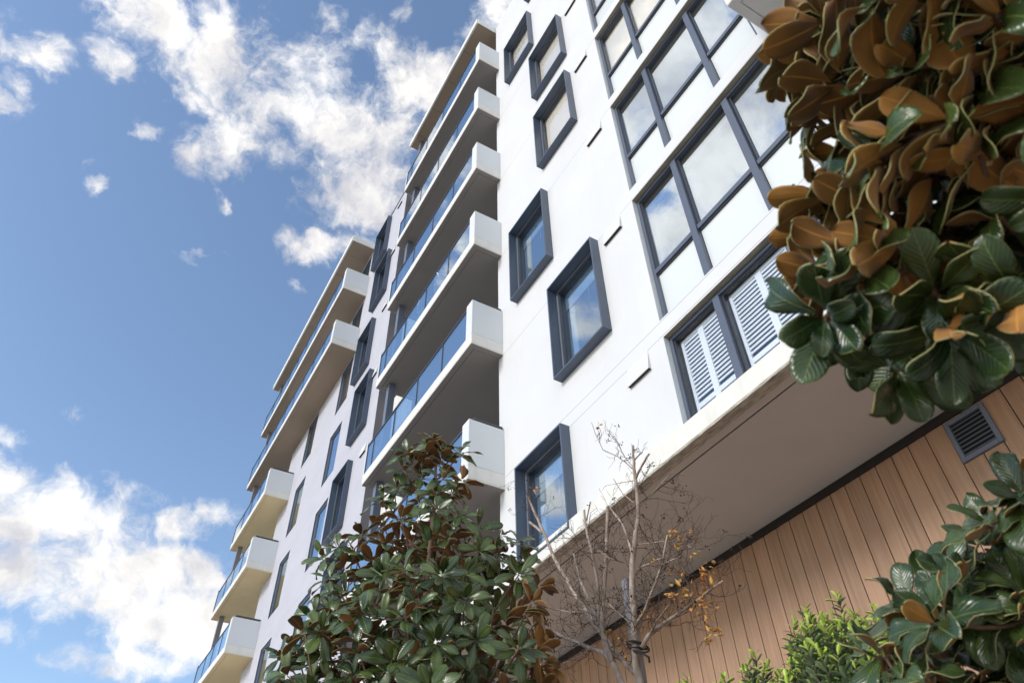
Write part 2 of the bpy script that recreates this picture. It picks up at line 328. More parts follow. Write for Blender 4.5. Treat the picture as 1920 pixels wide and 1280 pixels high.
# window wall rows: three bays each
mull = [GX1, 3.87, 2.73, GX0]
for ri, (z0, z1, zt) in enumerate(rows):
    mb = MB(); yf, yb = -5.285, -5.38
    mb.box(GX0, GX1-.0, yb, yf, z1-.055, z1-.0); 
    mb.box(GX1-.055, GX1, yb, yf, z0, z1-.055); mb.box(GX0, GX0+.055, yb, yf, z0, z1-.055)
    for m_ in mull[1:-1]: mb.box(m_-.052, m_+.052, yb, yf+.02, z0, z1-.055)
    spans = [(mull[1]+.06, mull[0]-.055), (mull[2]+.06, mull[1]-.06), (mull[3]+.055, mull[2]-.06)]
    if zt:
        for a, b in spans: mb.box(a, b, yb, yf, zt-.04, zt+.04)
    for a, b in spans: mb.box(a, b, yb, yf, z0, z0+.05)
    w = mb.build('window_bay', M['alum'], B)
    mb = MB(); mb.box(GX0, GX1, -5.283, -5.201, z1+.0, z1+.03, 0); mb.build('head_flashing', M['brass'], w)
    for ra, rb in ((GX1-.0, GX1+.03), (GX0-.03, GX0)): mb = MB(); mb.box(ra, rb, -5.40, -5.201, z0, z1); mb.build('reveal', M['panelwhite'], w)
    # black gasket ring inside every light
    mb = MB()
    for a, b in spans: ring(mb, a, b, (zt+.04) if zt else z0+.05, z1-.055, .022, -5.372, -5.318)
    if zt:
        for a, b in spans: mb.box(a, b, -5.372, -5.31, zt-.062, zt-.04)
    mb.build('gasket', M['alu2'], w)
    for si, (a, b) in enumerate(spans):
        zb = (zt+.04) if zt else z0+.05
        mb = MB(); mb.box(a, b, -5.350, -5.344, zb, z1-.055); mb.build('pane', M['glassl' if ri == 0 else 'glassr' if ri < 3 else 'glassb'], w)
        if zt: mb = MB(); mb.box(a, b, -5.352, -5.340, z0+.05, zt-.062); mb.build('spandrel_panel', M['spandrel'], w)
        if ri == 0:
            mb = MB(); y = -5.40
            n_ = 2
            wd = (b-a-.06)/n_
            for q in range(n_):
                p0 = a+.03+q*wd; p1 = p0+wd
                ring(mb, p0, p1, zb+.02, z1-.08, .045, y-.03, y)
                mb.box(p0+.045, p1-.045, y-.03, y, zb+.38, zb+.45)
                zz = zb+.085
                while zz < z1-.14:
                    if not (zb+.35 < zz < zb+.48): mb.obox(((p0+p1)/2, y-.015, zz), ((p1-p0)/2-.045,0,0), (0,.004,.013), (0,-.003,.002))
                    zz += .064
            mb.build('shutter', M['shutter'], w)
        elif ri >= 3:
            mb = MB(); mb.box(a, b, -5.43, -5.425, zb, z1-.06); mb.build('blind', M['blind'], w)
        elif ri == 2:
            mb = MB(); mb.box(a, b, -5.50, -5.495, zb, z1-.06) ; mb.build('blind', M['greyblind'], w)
        else:
            mb = MB(); mb.box(a+.01, b-.01, -5.50, -5.44, z1-.26, z1-.16); mb.box(a+.01, b-.01, -5.52, -5.5, z1-.16, z1-.06); mb.box(b-.10, b-.02, -5.5, -5.46, zb, z1-.26); mb.build('blind', M['greyblind'], w)
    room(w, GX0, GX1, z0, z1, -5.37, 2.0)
# slab bands over each row (slightly proud)
# wall vents
def vents(parent, x0, x1, zs, y=YW):
    for z in zs:
        mb = MB(); b = len(mb.v)
        d = .055
        mb.quad((x0,y,z+.34),(x1,y,z+.34),(x1,y+d,z),(x0,y+d,z)); mb.quad((x0,y,z+.34),(x0,y+d,z),(x0,y+.001,z),(x0,y,z)); mb.quad((x1,y,z+.34),(x1,y,z),(x1,y+.001,z),(x1,y+d,z))
        mb.box(x0, x1, y+d-.008, y+d, z-.006, z); 
        v = mb.build('wall_vent', M['wall'], parent)
        mb = MB(); mb.quad((x0+.004,y+.002,z+.004),(x1-.004,y+.002,z+.004),(x1-.004,y+d-.009,z+.004),(x0+.004,y+d-.009,z+.004)); mb.build('vent_slot', M['groove'], v)
vents(B, 5.09, 5.54, [6.33, 9.37, 12.41, 15.50, 18.62, 21.7])
# ---- balconies
def balcony(parent, x0, x1, yo, z, soffit, posts, yi=-7.3, endwall=True, cap=False, leftpanel=.3, colx=None, roof=False, inner=None, nxt=None, col_mat='alug'):
    """x0 right end (near), x1 left end (far), yo outer face, z underside"""
    mb = MB(); t = .28
    mb.box(x0, x1, yi, yo, z+.03, z+t)
    mb.box(x0, x1, yo-.12, yo+0, z, z+.03); mb.box(x0, x0+.12, yi, yo-.12, z, z+.03); mb.box(x1-.12, x1, yi, yo-.12, z, z+.03)
    b = mb.build('balcony', M['warmwhite'], parent, bevel=.006)
    mb = MB(); mb.box(x0+.135, x1-.135, yi, yo-.135, z+.008, z+.029); mb.box(x0+.003, x1-.003, yi, yo-.012, z-.004, z-.0005)if False else None
    mb.build('soffit_panel', M[soffit], b)
    mb = MB(); mb.box(x0+.01, x1-.01, yo-.119, yo-.012, z-.003, z-.0005); mb.box(x0+.012, x0+.119, yi, yo-.1195, z-.003, z-.0005); mb.box(x1-.119, x1-.012, yi, yo-.1195, z-.003, z-.0005)
    mb.build('soffit_border', M[soffit], b)
    zt = z+1.22
    if endwall:
        mb = MB(); mb.box(x0, x0+.06, YW+.001, yo-.0, z+t+.001, zt); mb.box(x0+.06, x0+.25, yo-.07, yo, z+t+.001, zt); mb.build('end_wall', M['panelwhite'], b, bevel=.004)
        if yi < -6 and cap is not None and x0 > 9.0 and x0 < 19:
            pass
    if cap:
        mb = MB(); mb.box(x0+.02, x0+.09, YW+.02, yo-.10, zt+.035, zt+.075); mb.box(x0+.04, x0+.06, yo-.14, yo-.11, zt, zt+.035); mb.box(x0+.04, x0+.06, YW+.06, YW+.09, zt, zt+.035); mb.build('cap_rail', M['alu2'], b)
    if leftpanel:
        mb = MB(); mb.box(x1-.06, x1, yo-leftpanel, yo, z+t+.001, zt); mb.build('end_panel', M['panelwhite'] if x1 < 20 else M['greyColumnShadePanel'], b)
    hr = z+1.14
    mb = MB(); mb.box(x0+.25, x1-.06, yo-.05, yo-.002, hr-.04, hr); mb.build('handrail', M['alu2'], b)
    gl = MB(); edges = [x0+.26]+posts+[x1-.07]
    for a, c in zip(edges, edges[1:]):
        g1 = MB(); g1.box(a+.012, c-.012, yo-.024, yo-.016, z+t+.01, hr-.045); g1.build('glass_panel', M['rail_glass'], b)
    for p in posts+[x1-.075]:
        g1 = MB(); g1.box(p-.012, p+.012, yo-.045, yo-.006, z+t, hr-.042); g1.build('post', M['alu2'], b)
    if colx:
        g1 = MB(); g1.box(colx-.09, colx+.09, yo-.42, yo-.24, z+t, nxt); g1.build('column', M[col_mat], b)
    return b
M['greyColumnShadePanel'] = paint('grey_column_shaded_panel', (.22,.21,.23), .6, .04, 2, .05)  # columns' own grey; on the far end panels it paints in their shade
AX0, AX1 = 8.90, 14.47
for k in range(6):
    z = slab_z(k)-.01*(k==0)
    nx = slab_z(k+1) if k < 5 else 24.98
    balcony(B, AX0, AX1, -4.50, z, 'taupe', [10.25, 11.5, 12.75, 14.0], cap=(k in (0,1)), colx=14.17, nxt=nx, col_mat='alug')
    # glazed rear wall of the balcony and the narrow bay beside it
def rear_wall(parent, x0, x1, y, z0, z1, m='panelwhite'):
    mb = MB(); mb.box(x0, x1, y-.1, y, z0, z1); return mb.build('rear_wall', M[m], parent)
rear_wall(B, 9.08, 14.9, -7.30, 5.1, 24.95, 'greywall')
for k in range(7):
    zb = slab_z(k)+.30 if k < 6 else 24.9
    z0 = slab_z(k-1)+.30 if k else 5.0
    # side bay beyond the slab end: sill wall, window, head
    mb = MB(); mb.box(14.55, 16.32, -5.75, -5.6, z0, z0+.95); mb.build('bay_wall', M['warmwhite'], B); mb = MB(); mb.box(14.55, 16.32, -5.75, -5.6, zb-.55, zb); mb.build('bay_wall', M['warmwhite'], B)
    mb = MB(); ring(mb, 14.6, 16.30, z0+.95, zb-.55, .07, -5.74, -5.62); w = mb.build('bay_window', M['alu2'], B)
    mb = MB(); mb.box(14.67, 16.23, -5.70, -5.694, z0+1.02, zb-.62); mb.build('pane', M['glass'], w)
    room(w, 14.62, 16.28, z0+.97, zb-.57, -5.76)
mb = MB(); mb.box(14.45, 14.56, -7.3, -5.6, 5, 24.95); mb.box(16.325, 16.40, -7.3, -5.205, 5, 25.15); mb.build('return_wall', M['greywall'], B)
# flat roof over the balconies
def roof(parent, x0, x1, yo, z, soff, joints, yi=-7.3):
    mb = MB(); mb.box(x0, x1, yi, yo, z+.012, z+.27); mb.box(x0-.02, x1+.02, yo-.03, yo+.03, z-.02, z+.30, 0); mb.box(x0-.03, x0-.001, yi, yo-.03, z-.02, z+.30)
    r = mb.build('roof', M['metal_cap'] if False else M['warmwhite'], parent, bevel=.005)
    mb = MB(); e = [x0+.01]+joints+[x1-.01]
    for a, c in zip(e, e[1:]): mb.box(a+.006, c-.006, yi, yo-.04, z-.006, z+.010)
    mb.build('soffit_panel', M[soff], r)
    mb = MB(); mb.box(x0+.002, x1-.002, yi, yo-.035, z+.0105, z+.0115); mb.build('panel_joint', M['groove'], r)
    return r
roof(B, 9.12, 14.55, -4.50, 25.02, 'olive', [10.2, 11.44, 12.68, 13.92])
# near balcony high on the right
mb = MB()
for z in (9.72, 12.76, 15.8, 18.84):
    bb = balcony(B, -3.2, 1.735, -4.47, z, 'soffitpale' if 'soffitpale' in M else 'soffit', [-2, -.8, .4], yi=-5.64, endwall=False, leftpanel=.72)
mb = MB()
for k in range(7):
    z0 = 4.9+3.04*k if k else 4.9
    mb.box(-3.2, 1.45, -5.75, -5.65, z0-.2, z0+.9)
    mb.box(1.30, 1.45, -5.75, -5.65, z0+.9, z0+2.84); mb.box(-3.2, -2.9, -5.75, -5.65, z0+.9, z0+2.84)
mb.box(1.45, 1.50, -5.7, -5.205, 4.9, 25.2); mb.box(-3.25, -3.2, -5.7, -5.205, 4.9, 25.2)
mb.build('rear_wall', M['panelwhite'], B)
for k in range(6):
    z0 = 5.8+3.04*k
    mb = MB(); ring(mb, -2.9, 1.30, z0, z0+1.94, .07, -5.74, -5.66); mb.box(-.9, -.8, -5.74, -5.66, z0+.07, z0+1.87); w = mb.build('rear_window', M['alu'], B)
    mb = MB(); mb.box(-2.83, 1.23, -5.71, -5.705, z0+.07, z0+1.87); mb.build('pane', M['glass'], w)
    room(w, -2.88, 1.28, z0+.02, z0+1.92, -5.77)
# ---- further block
LX0, LX1 = 16.33, 27.15
lf = [(17.85,19.17,22.75,24.97,'g'), (17.12,18.44,19.70,21.98,'g'), (17.82,19.16,16.67,18.85,'g'), (17.10,18.42,13.63,15.82,'g'), (17.85,19.17,10.58,12.76,'g'), (17.10,18.42,7.55,9.72,'g')]
lr = []
for k in range(4):
    z0 = 7.60+FL*k
    lr += [(19.93,21.10,z0,z0+2.04), (23.71,24.88,z0,z0+2.04)]
lr += [(19.93,21.10,19.75,21.75), (23.71,24.88,19.75,21.75), (19.93,21.10,22.75,24.7), (23.71,24.88,22.75,24.7)]
mb = MB(); wall_sheet(mb, LX0, LX1, 4.8, 25.17, [h[:4] for h in lf]+lr, joints=(9.9, 12.95, 16.0, 19.05, 22.1), vj=(22.4,))
mb.quad((LX1,YW,-1.6),(LX1,-22,-1.6),(LX1,-22,25.17),(LX1,YW,25.17)); mb.quad((LX0,-7.4,5),(LX0,YW,5),(LX0,YW,25.17),(LX0,-7.4,25.17))
mb.quad((LX0,YW,25.17),(LX1,YW,25.17),(LX1,-22,25.17),(LX0,-22,25.17)); mb.box(LX0, LX1, -5.21, -5.4, -1.6, 4.8)
mb.build('wall', [M['lilac'], M['joint']], L)
mb = MB(); mb.box(LX0+.02, LX1, -22, -7.6, -1.6, 25.1) ; mb.build('core_wall', M['lilac'], L)
mb = MB(); mb.box(LX0, 19.6, YW-.06, YW+.03, 25.17, 25.21); mb.build('parapet_capping', M['alug'], L)
for f in lf: framed_window(L, *f[:4], None)
for i, f in enumerate(lr): recessed_window(L, *f, [None,.75,.9,None][i % 4])
vents(L, 16.78, 17.20, [9.4, 12.45, 15.46, 18.6, 21.6, 24.7])
def lpost(a): 
    out = []; p = a+1.2
    while p < 30.6: out.append(p); p += 1.22
    return out
for k in range(1, 6):
    z = slab_z(k); near = k >= 4
    x0 = 19.74 if near else 25.84
    nx = slab_z(k+1) if k < 5 else 24.9
    yi = -5.21
    b = balcony(L, x0, 30.9, -4.23, z, 'olive' if near else 'bounce_gold', lpost(x0), yi=-5.205, cap=(not near), leftpanel=.55, colx=30.42, nxt=nx, col_mat='greyColumnShadePanel')
    mb = MB(); mb.box(LX1+.005, 30.9, -9.0, -5.207, z+.03, z+.30); mb.box(30.78, 30.9, -9, -5.207, z, z+.03); mb.build('side_slab', M['warmwhite'], b)
    mb = MB(); mb.box(LX1+.005, 30.765, -9.0, -5.206, z+.008, z+.029); mb.build('side_soffit_panel', M['olive' if near else 'bounce_gold'], b)
    mb = MB()
    for cx, cy in ((28.2,-6.2),): mb.disc((cx,cy), 0, .08, z+.006); mb.disc((cx,cy), .08, .10, z+.004)
    mb.build('downlight', M['warmwhite'], b)
    mb = MB(); mb.box(30.84, 30.86, -9, -4.85, z+.31, z+1.09); mb.build('side_glass', M['rail_glass'], b)
    mb = MB(); mb.box(30.82, 30.88, -9, -4.85, z+1.10, z+1.14); mb.build('side_handrail', M['alu2'], b)
    mb = MB(); mb.box(LX1-.05 if False else LX1+.006, LX1+.05, -8.2, -5.8, z+.31, z+2.6); mb.build('balcony_door', M['alu2'], b)
r = roof(L, 19.75, 30.9, -4.21, 24.90, 'olive', [20.6+1.25*i for i in range(8)], yi=-5.205)
mb = MB(); mb.box(LX1+.005, 30.9, -9, -5.21, 24.9, 25.17); mb.build('side_roof', M['warmwhite'], r)
# ------------------------------------------------------------------ balcony chairs
def chair(x, y, z, rz, label):
    t = thing('balcony_chair', label, 'chair', (x, y, z), 'white chairs on the glass fronted balcony')
    def T(p): 
        c, s = math.cos(rz), math.sin(rz); return (x+p[0]*c-p[1]*s, y+p[0]*s+p[1]*c, z+p[2])
    mb = MB(); 
    pts = [T((-.22+.11*i, .0, .44)) for i in range(5)]
    mb.obox(T((0,0,.44)), Vector(T((.22,0,.44)))-Vector(T((0,0,.44))), Vector(T((0,.21,.44)))-Vector(T((0,0,.44))), (0,0,.012)); mb.build('seat', M['shutter'], t, bevel=.006)
    mb = MB(); arc = [T((.24*math.cos(a), -.21-.05*math.sin(a), .44+.42*math.sin(a))) for a in [math.pi*i/10 for i in range(11)]]
    mb.tube(arc, .016, 6)
    for q in (-.12,-.04,.04,.12): mb.tube([T((q,-.215,.44)), T((q,-.255,.44+.42*math.sqrt(1-(q/.24)**2)))], .010, 5)
    mb.build('backrest', M['shutter'], t)
    for sx in (-1,1):
        mb = MB(); mb.tube([T((sx*.22,-.18,.44)),T((sx*.26,-.2,.64)),T((sx*.26,.12,.64)),T((sx*.22,.16,.44))], .014, 6); mb.build('armrest', M['shutter'], t)
        for sy in (-1,1):
            mb = MB(); mb.tube([T((sx*.20,sy*.18,.44)), T((sx*.24,sy*.22,0))], [.017,.012], 6); mb.build('leg', M['shutter'], t)
zf = slab_z(2)+.30
p = onY(822, 540, -4.6); chair(p.x+.05, -4.80, zf, 2.95, 'white curved back chair behind balcony glass, the one nearer the end wall')
p = onY(793, 580, -4.6); chair(p.x+.05, -4.80, zf, 3.3, 'white curved back chair behind balcony glass, the one further from the end wall')
# ------------------------------------------------------------------ leaves
def leaf(mb, base, d, n, Ln, W, curl=.5, fold=.25, NL=6, wave=0, th=.0007, obov=.62, side=1, m0=0):
    d = d.normalized(); s = d.cross(n)
    if s.length < 1e-4: s = d.orthogonal()
    s.normalize(); n = s.cross(d).normalized()
    cols = (-1, -.72, -.38, 0, .38, .72, 1) if NL > 7 else (-1, -.5, 0, .5, 1) if NL > 5 else (-1, 0, 1)
    nc = len(cols); ctr = Vector(base); ang = 0; step = Ln/NL; rows_ = []
    ph = random.uniform(0, 6.28)
    dd = d.copy(); nn = n.copy()
    prev = 0.0
    for i in range(NL+1):
        t = 1-(1-i/NL)**1.75
        if t > .62: w = W*.5*math.sqrt(max(0, 1-((t-.62)/.38)**2))
        else: w = W*.5*math.sin(math.pi/2*t/.62)**.95
        step = Ln*(t-prev); prev = t
        ctr = ctr + dd*step
        if i == 0: w = W*.035
        if i == NL: w = W*.05
        row = []
        for c in cols:
            off = s*(c*w) + nn*(fold*abs(c)*w*(1.0) - fold*.35*w*c*c) + nn*(wave*W*.12*math.sin(ph+t*8+c*1.5)*abs(c))
            row.append(ctr+off)
        rows_.append((row, nn.copy(), t))
        a = curl*(.35+1.2*t)*(((1-i/NL)**1.75)-((1-(i+1)/NL)**1.75) if i < NL else 0)*1.2
        q = Matrix.Rotation(-a, 3, s) ; dd = q @ dd; nn = q @ nn
    b = len(mb.v)
    for sgn in (1, -1):
        for row, nv, t in rows_:
            for c, p in zip(cols, row):
                q = p + nv*th*sgn; mb.v.append((q.x, q.y, q.z)); mb.uv.append((c, t))
    K = (NL+1)*nc
    for i in range(NL):
        for j in range(nc-1):
            a0 = b+i*nc+j; mb.f.append((a0, a0+1, a0+nc+1, a0+nc)); mb.m.append(m0)
            a1 = a0+K; mb.f.append((a1, a1+nc, a1+nc+1, a1+1)); mb.m.append(m0+1)
    for i in range(NL):
        for j in (0, nc-1):
            a0 = b+i*nc+j; q = (a0, a0+nc, a0+nc+K, a0+K)
            mb.f.append(q if j == 0 else q[::-1]); mb.m.append(m0+2)
def rand_unit():
    while True:
        v = Vector((random.uniform(-1,1), random.uniform(-1,1), random.uniform(-1,1)))
        if .05 < v.length < 1: return v.normalized()
def rosette(mb, tip, axis, n, L0, NL=6, th=.0007, spread=(25, 105), wr=(.42,.5), curl=(.2,.9), droop=.15):
    axis = axis.normalized(); e1 = axis.orthogonal().normalized(); e2 = axis.cross(e1); a0 = random.uniform(0, 6.28)
    for i in range(n):
        t = i/max(1, n-1); az = a0 + i*2.39996 + random.uniform(-.25,.25)
        el = math.radians(spread[0]+(spread[1]-spread[0])*t**.9 + random.uniform(-12,12))
        rad = e1*math.cos(az)+e2*math.sin(az)
        d = axis*math.cos(el)+rad*math.sin(el); d = (d + Vector((0,0,-droop*random.uniform(0,1.4)))).normalized()
        nrm = (axis*math.sin(el)-rad*math.cos(el)) + rand_unit()*.22
        Ln = L0*random.uniform(.78,1.15)*(.62+.38*min(1, .35+t))
        base = tip - axis*(.06*L0*6*t*.12) + rad*.006
        st = base + d*(.10*Ln)
        leaf(mb, st, d, nrm, Ln, Ln*random.uniform(*wr), random.uniform(*curl), random.uniform(.0,.42), NL, random.uniform(.3,1.5 if NL > 7 else 1.0), th)
def inside(poly, x, y):
    c = False; j = len(poly)-1
    for i in range(len(poly)):
        xi, yi = poly[i]; xj, yj = poly[j]
        if (yi > y) != (yj > y) and x < (xj-xi)*(y-yi)/(yj-yi)+xi: c = not c
        j = i
    return c
def scatter(poly, dmin, tries=6000, prev=None):
    xs = [p[0] for p in poly]; ys = [p[1] for p in poly]; out = list(prev or []); k0 = len(out)
    for _ in range(tries):
        x = random.uniform(min(xs), max(xs)); y = random.uniform(min(ys), max(ys))
        if inside(poly, x, y) and all((x-a)**2+(y-b)**2 > dmin*dmin for a, b in out): out.append((x, y))
    return out[k0:]
def branch_to(mb, a, b, r0, r1, sag=.0, n=6, k=6):
    a = Vector(a); b = Vector(b); ln = (b-a).length; w = rand_unit()*ln*.05
    pts = []; 
    for i in range(k+1):
        t = i/k; p = a.lerp(b, t) + Vector((0,0,-sag*ln*math.sin(math.pi*t))) + w*math.sin(math.pi*t*1.7); pts.append(p)
    pts[-1] = b
    mb.tube(pts, [r0+(r1-r0)*i/k for i in range(k+1)], n)
    return pts
# ---- magnolia in the middle of the view
def magnolia_mid():
    tx, ty = 4.40, -1.95
    t = thing('magnolia_tree', 'whole magnolia tree with glossy green leaves standing left of the bare tree', 'tree', (tx, ty, -1.6), 'magnolia trees')
    poly = [(800,822),(862,838),(884,880),(862,925),(905,985),(960,985),(1000,1012),(1015,1062),(1030,1090),(1012,1140),(1035,1205),(1040,1330),(505,1330),(500,1215),(560,1165),(590,1090),(580,1020),(640,1000),(690,968),(688,925),(742,895),(745,850)]
    vdir = Vector((tx, ty, 0)).normalized()
    def at(px, py, off):     # point on the vertical plane through the trunk facing the viewer, moved back by off
        d = ray(px, py); k = (Vector((tx,ty,0)).dot(vdir)+off)/d.dot(vdir); return d*k
    crown = MB(); stems = MB()
    top = Vector((tx+.02, ty, 3.48))
    trunk = MB(); tp = [(tx,ty,-1.6),(tx+.02,ty+.01,0),(tx-.01,ty-.01,1.2),(tx+.01,ty+.01,2.2),(tx,ty,2.9),tuple(top)]
    trunk.tube(tp, [.055,.045,.036,.026,.017,.008], 9)
    pts = scatter([(x-(18 if x > 900 else -26 if x < 700 else 0), y) for x, y in poly], 29, 9000)
    P3 = []
    for (px, py) in pts:
        q0 = at(px, py, 0); R = max(.10, min(.95, (3.62-q0.z)*.62))
        lat = abs((q0-Vector((tx,ty,q0.z))).dot(Vector((-vdir.y, vdir.x, 0))))
        dep = math.sqrt(max(.0, R*R-min(R*.98,lat)**2))
        P3.append(at(px, py, random.uniform(-1, .6)*dep))
    # rosettes below the picture, so the tree is complete
    for _ in range(90):
        z = random.uniform(-.2, 1.5); a = random.uniform(0, 6.28); r = random.uniform(.45, 1.05)
        P3.append(Vector((tx+r*math.cos(a), ty+r*math.sin(a), z)))
    nodes = []
    for z in [.0,.3,.6,.9,1.15,1.4,1.6,1.8,2.0,2.2,2.4,2.6,2.8,3.0,3.2]: nodes.append(Vector((tx, ty, z)))
    P3.sort(key=lambda p: -(Vector((tx,ty,p.z))-p).length)
    lead = []
    for i, p in enumerate(P3):
        out = Vector((p.x-tx, p.y-ty, 0)); rr = out.length
        # attach: a point on an existing leader if near, else to the trunk lower down
        best = None; bd = 9
        for q in lead:
            dd = (q-p).length
            if dd < bd and q.z < p.z-.02 and (Vector((q.x-tx,q.y-ty,0)).length < rr+.03): bd = dd; best = q
        if best is None or bd > .32:
            a = Vector((tx, ty, max(-1.0, p.z-rr*random.uniform(.8,1.2)-.05)))
            a.z = min(a.z, 3.2)
            pp = branch_to(stems, a, p, .006+.012*min(1, rr), .0045, sag=.10, n=6, k=6); lead += pp[2:]
        else:
            pp = branch_to(stems, best, p, .006, .0035, sag=.08, n=5, k=4); lead += pp[1:]
        tov = -p.normalized(); hi = max(0, min(1, (p.z-2.35)/1.1)); lf_ = max(0, min(1, out.dot(Vector((-vdir.y, vdir.x, 0)))*1.3))
        g_ = (1-.55*hi)*(1-.35*lf_)
        if random.random() < .30: g_ = -.2
        ax = out*(.6/(rr+.15)) + Vector((0,0,.95)) + tov*(1.15*g_) + rand_unit()*.4
        rosette(crown, p, ax, random.randint(7, 11), .166, NL=6, spread=(22, 105), droop=.25, curl=(.1,1.0), wr=(.38,.48))
        if i % 2 == 0:
            for _ in range(3):
                d = rand_unit(); d.z = abs(d.z)*.3; leaf(crown, p-ax.normalized()*random.uniform(.05,.12), d, Vector((0,0,1)), .14, .06, .8, .3, 6, .5)
    rosette(crown, top, Vector((0,0,1)), 12, .13, spread=(10,100))
    trunk.build('trunk', M['bark_brown'], t, smooth=True); stems.build('branch', M['bark_brown'], t, smooth=True)
    crown.build('crown', MAG2, t, smooth=True)
magnolia_mid()
# ---- magnolia close to the camera on the right
def magnolia_near():
    tx, ty = -.02, -2.15
    t = thing('magnolia_tree', 'close magnolia tree with large rust backed leaves at the right edge', 'tree', (tx, ty, -1.6), 'magnolia trees')
    up = [(1560,-60),(1520,20),(1450,95),(1452,160),(1500,235),(1570,290),(1500,345),(1470,430),(1530,470),(1490,520),(1490,590),(1480,625),(1560,645),(1600,690),(1680,700),(1730,670),(1760,620),(1820,590),(1990,600),(1990,-60)]
    lo = [(1680,1180),(1700,1110),(1760,1080),(1830,1090),(1850,1000),(1885,930),(1930,890),(1990,880),(1990,1340),(1690,1340),(1650,1230)]
    crown = MB(); stems = MB()
    P3 = []
    for (px, py) in scatter([(x+40, y) for x, y in up], 51, 9000):
        dep = (1.40 + .5*random.random())/ray(px, py).length*1.1
        P3.append((ray(px, py)*dep, 4 if (py > 590 or (py > 470 and px > 1700)) else 0))
    for (px, py) in scatter([(x+60, y-20) for x, y in up], 125, 5000):
        P3.append((ray(px, py)*random.uniform(2.15, 2.6), 1))
    for (px, py) in scatter(lo, 48, 5000):
        dep = 1.65 + .5*random.random(); P3.append((ray(px, py)*dep, 2))
    for _ in range(60):
        a = random.uniform(0, 6.28); r = random.uniform(.4, 1.0); z = random.uniform(.6, 3.6)
        q = Vector((tx+r*math.cos(a)-.35, ty+r*math.sin(a)-.1, z)); c = RC @ q
        if c.z > 0 and c.x/c.z*FPX+960 < 2030 and -80 < c.y/c.z*FPX+640 < 1360: continue
        if c.length < .9: continue
        P3.append((q, 3))
    lead = []
    P3.sort(key=lambda e: -((e[0].x-tx)**2+(e[0].y-ty)**2)*0 + (Vector((tx,ty,e[0].z))-e[0]).length)
    for p, kd in P3:
        out = Vector((p.x-tx, p.y-ty, 0)); rr = out.length
        best = None; bd = 9
        for q in lead:
            dd = (q-p).length
            if dd < bd and q.z < p.z+.02: bd = dd; best = q
        if best is None or bd > .38:
            a = Vector((tx, ty, max(-.6, min(2.3, p.z-rr*random.uniform(.35,.6)))))
            pp = branch_to(stems, a, p, .016, .006, sag=.06, n=7, k=7); lead += pp[3:]
        else:
            pp = branch_to(stems, best, p, .0065, .004, sag=.05, n=6, k=5); lead += pp[2:]
        tov = -p.normalized(); lft = (RC.transposed() @ Vector((-1, -.35, 0)))
        if kd == 2: ax = tov*.35 + lft*.3 + Vector((0,0,.85)) + rand_unit()*.45
        elif kd == 4: ax = tov*.75 + lft*.2 + Vector((0,0,-.45)) + rand_unit()*.5
        elif kd == 3: ax = out*(1.0/(rr+.1)) + Vector((0,0,.55)) + rand_unit()*.45
        elif random.random() < .07: ax = tov*.6 + lft*.5 + rand_unit()*.6
        else: ax = lft*.85 - tov*.55 + Vector((0,0,.25)) + rand_unit()*.45
        rosette(crown, p, ax, random.randint(8, 11), .134, NL=9, th=.0010, spread=(20, 100), wr=(.46,.60), curl=(-.5,1.4), droop=.3)
    trunk = MB(); trunk.tube([(tx-.04,ty,-1.6),(tx-.02,ty,0),(tx,ty-.02,1.2),(tx,ty,2.2),(tx-.05,ty-.1,2.6)], [.06,.052,.04,.028,.016], 10)
    trunk.build('trunk', M['bark_brown'], t, smooth=True); stems.build('branch', M['bark_brown'], t, smooth=True)
    crown.build('crown', MAG, t, smooth=True)
magnolia_near()
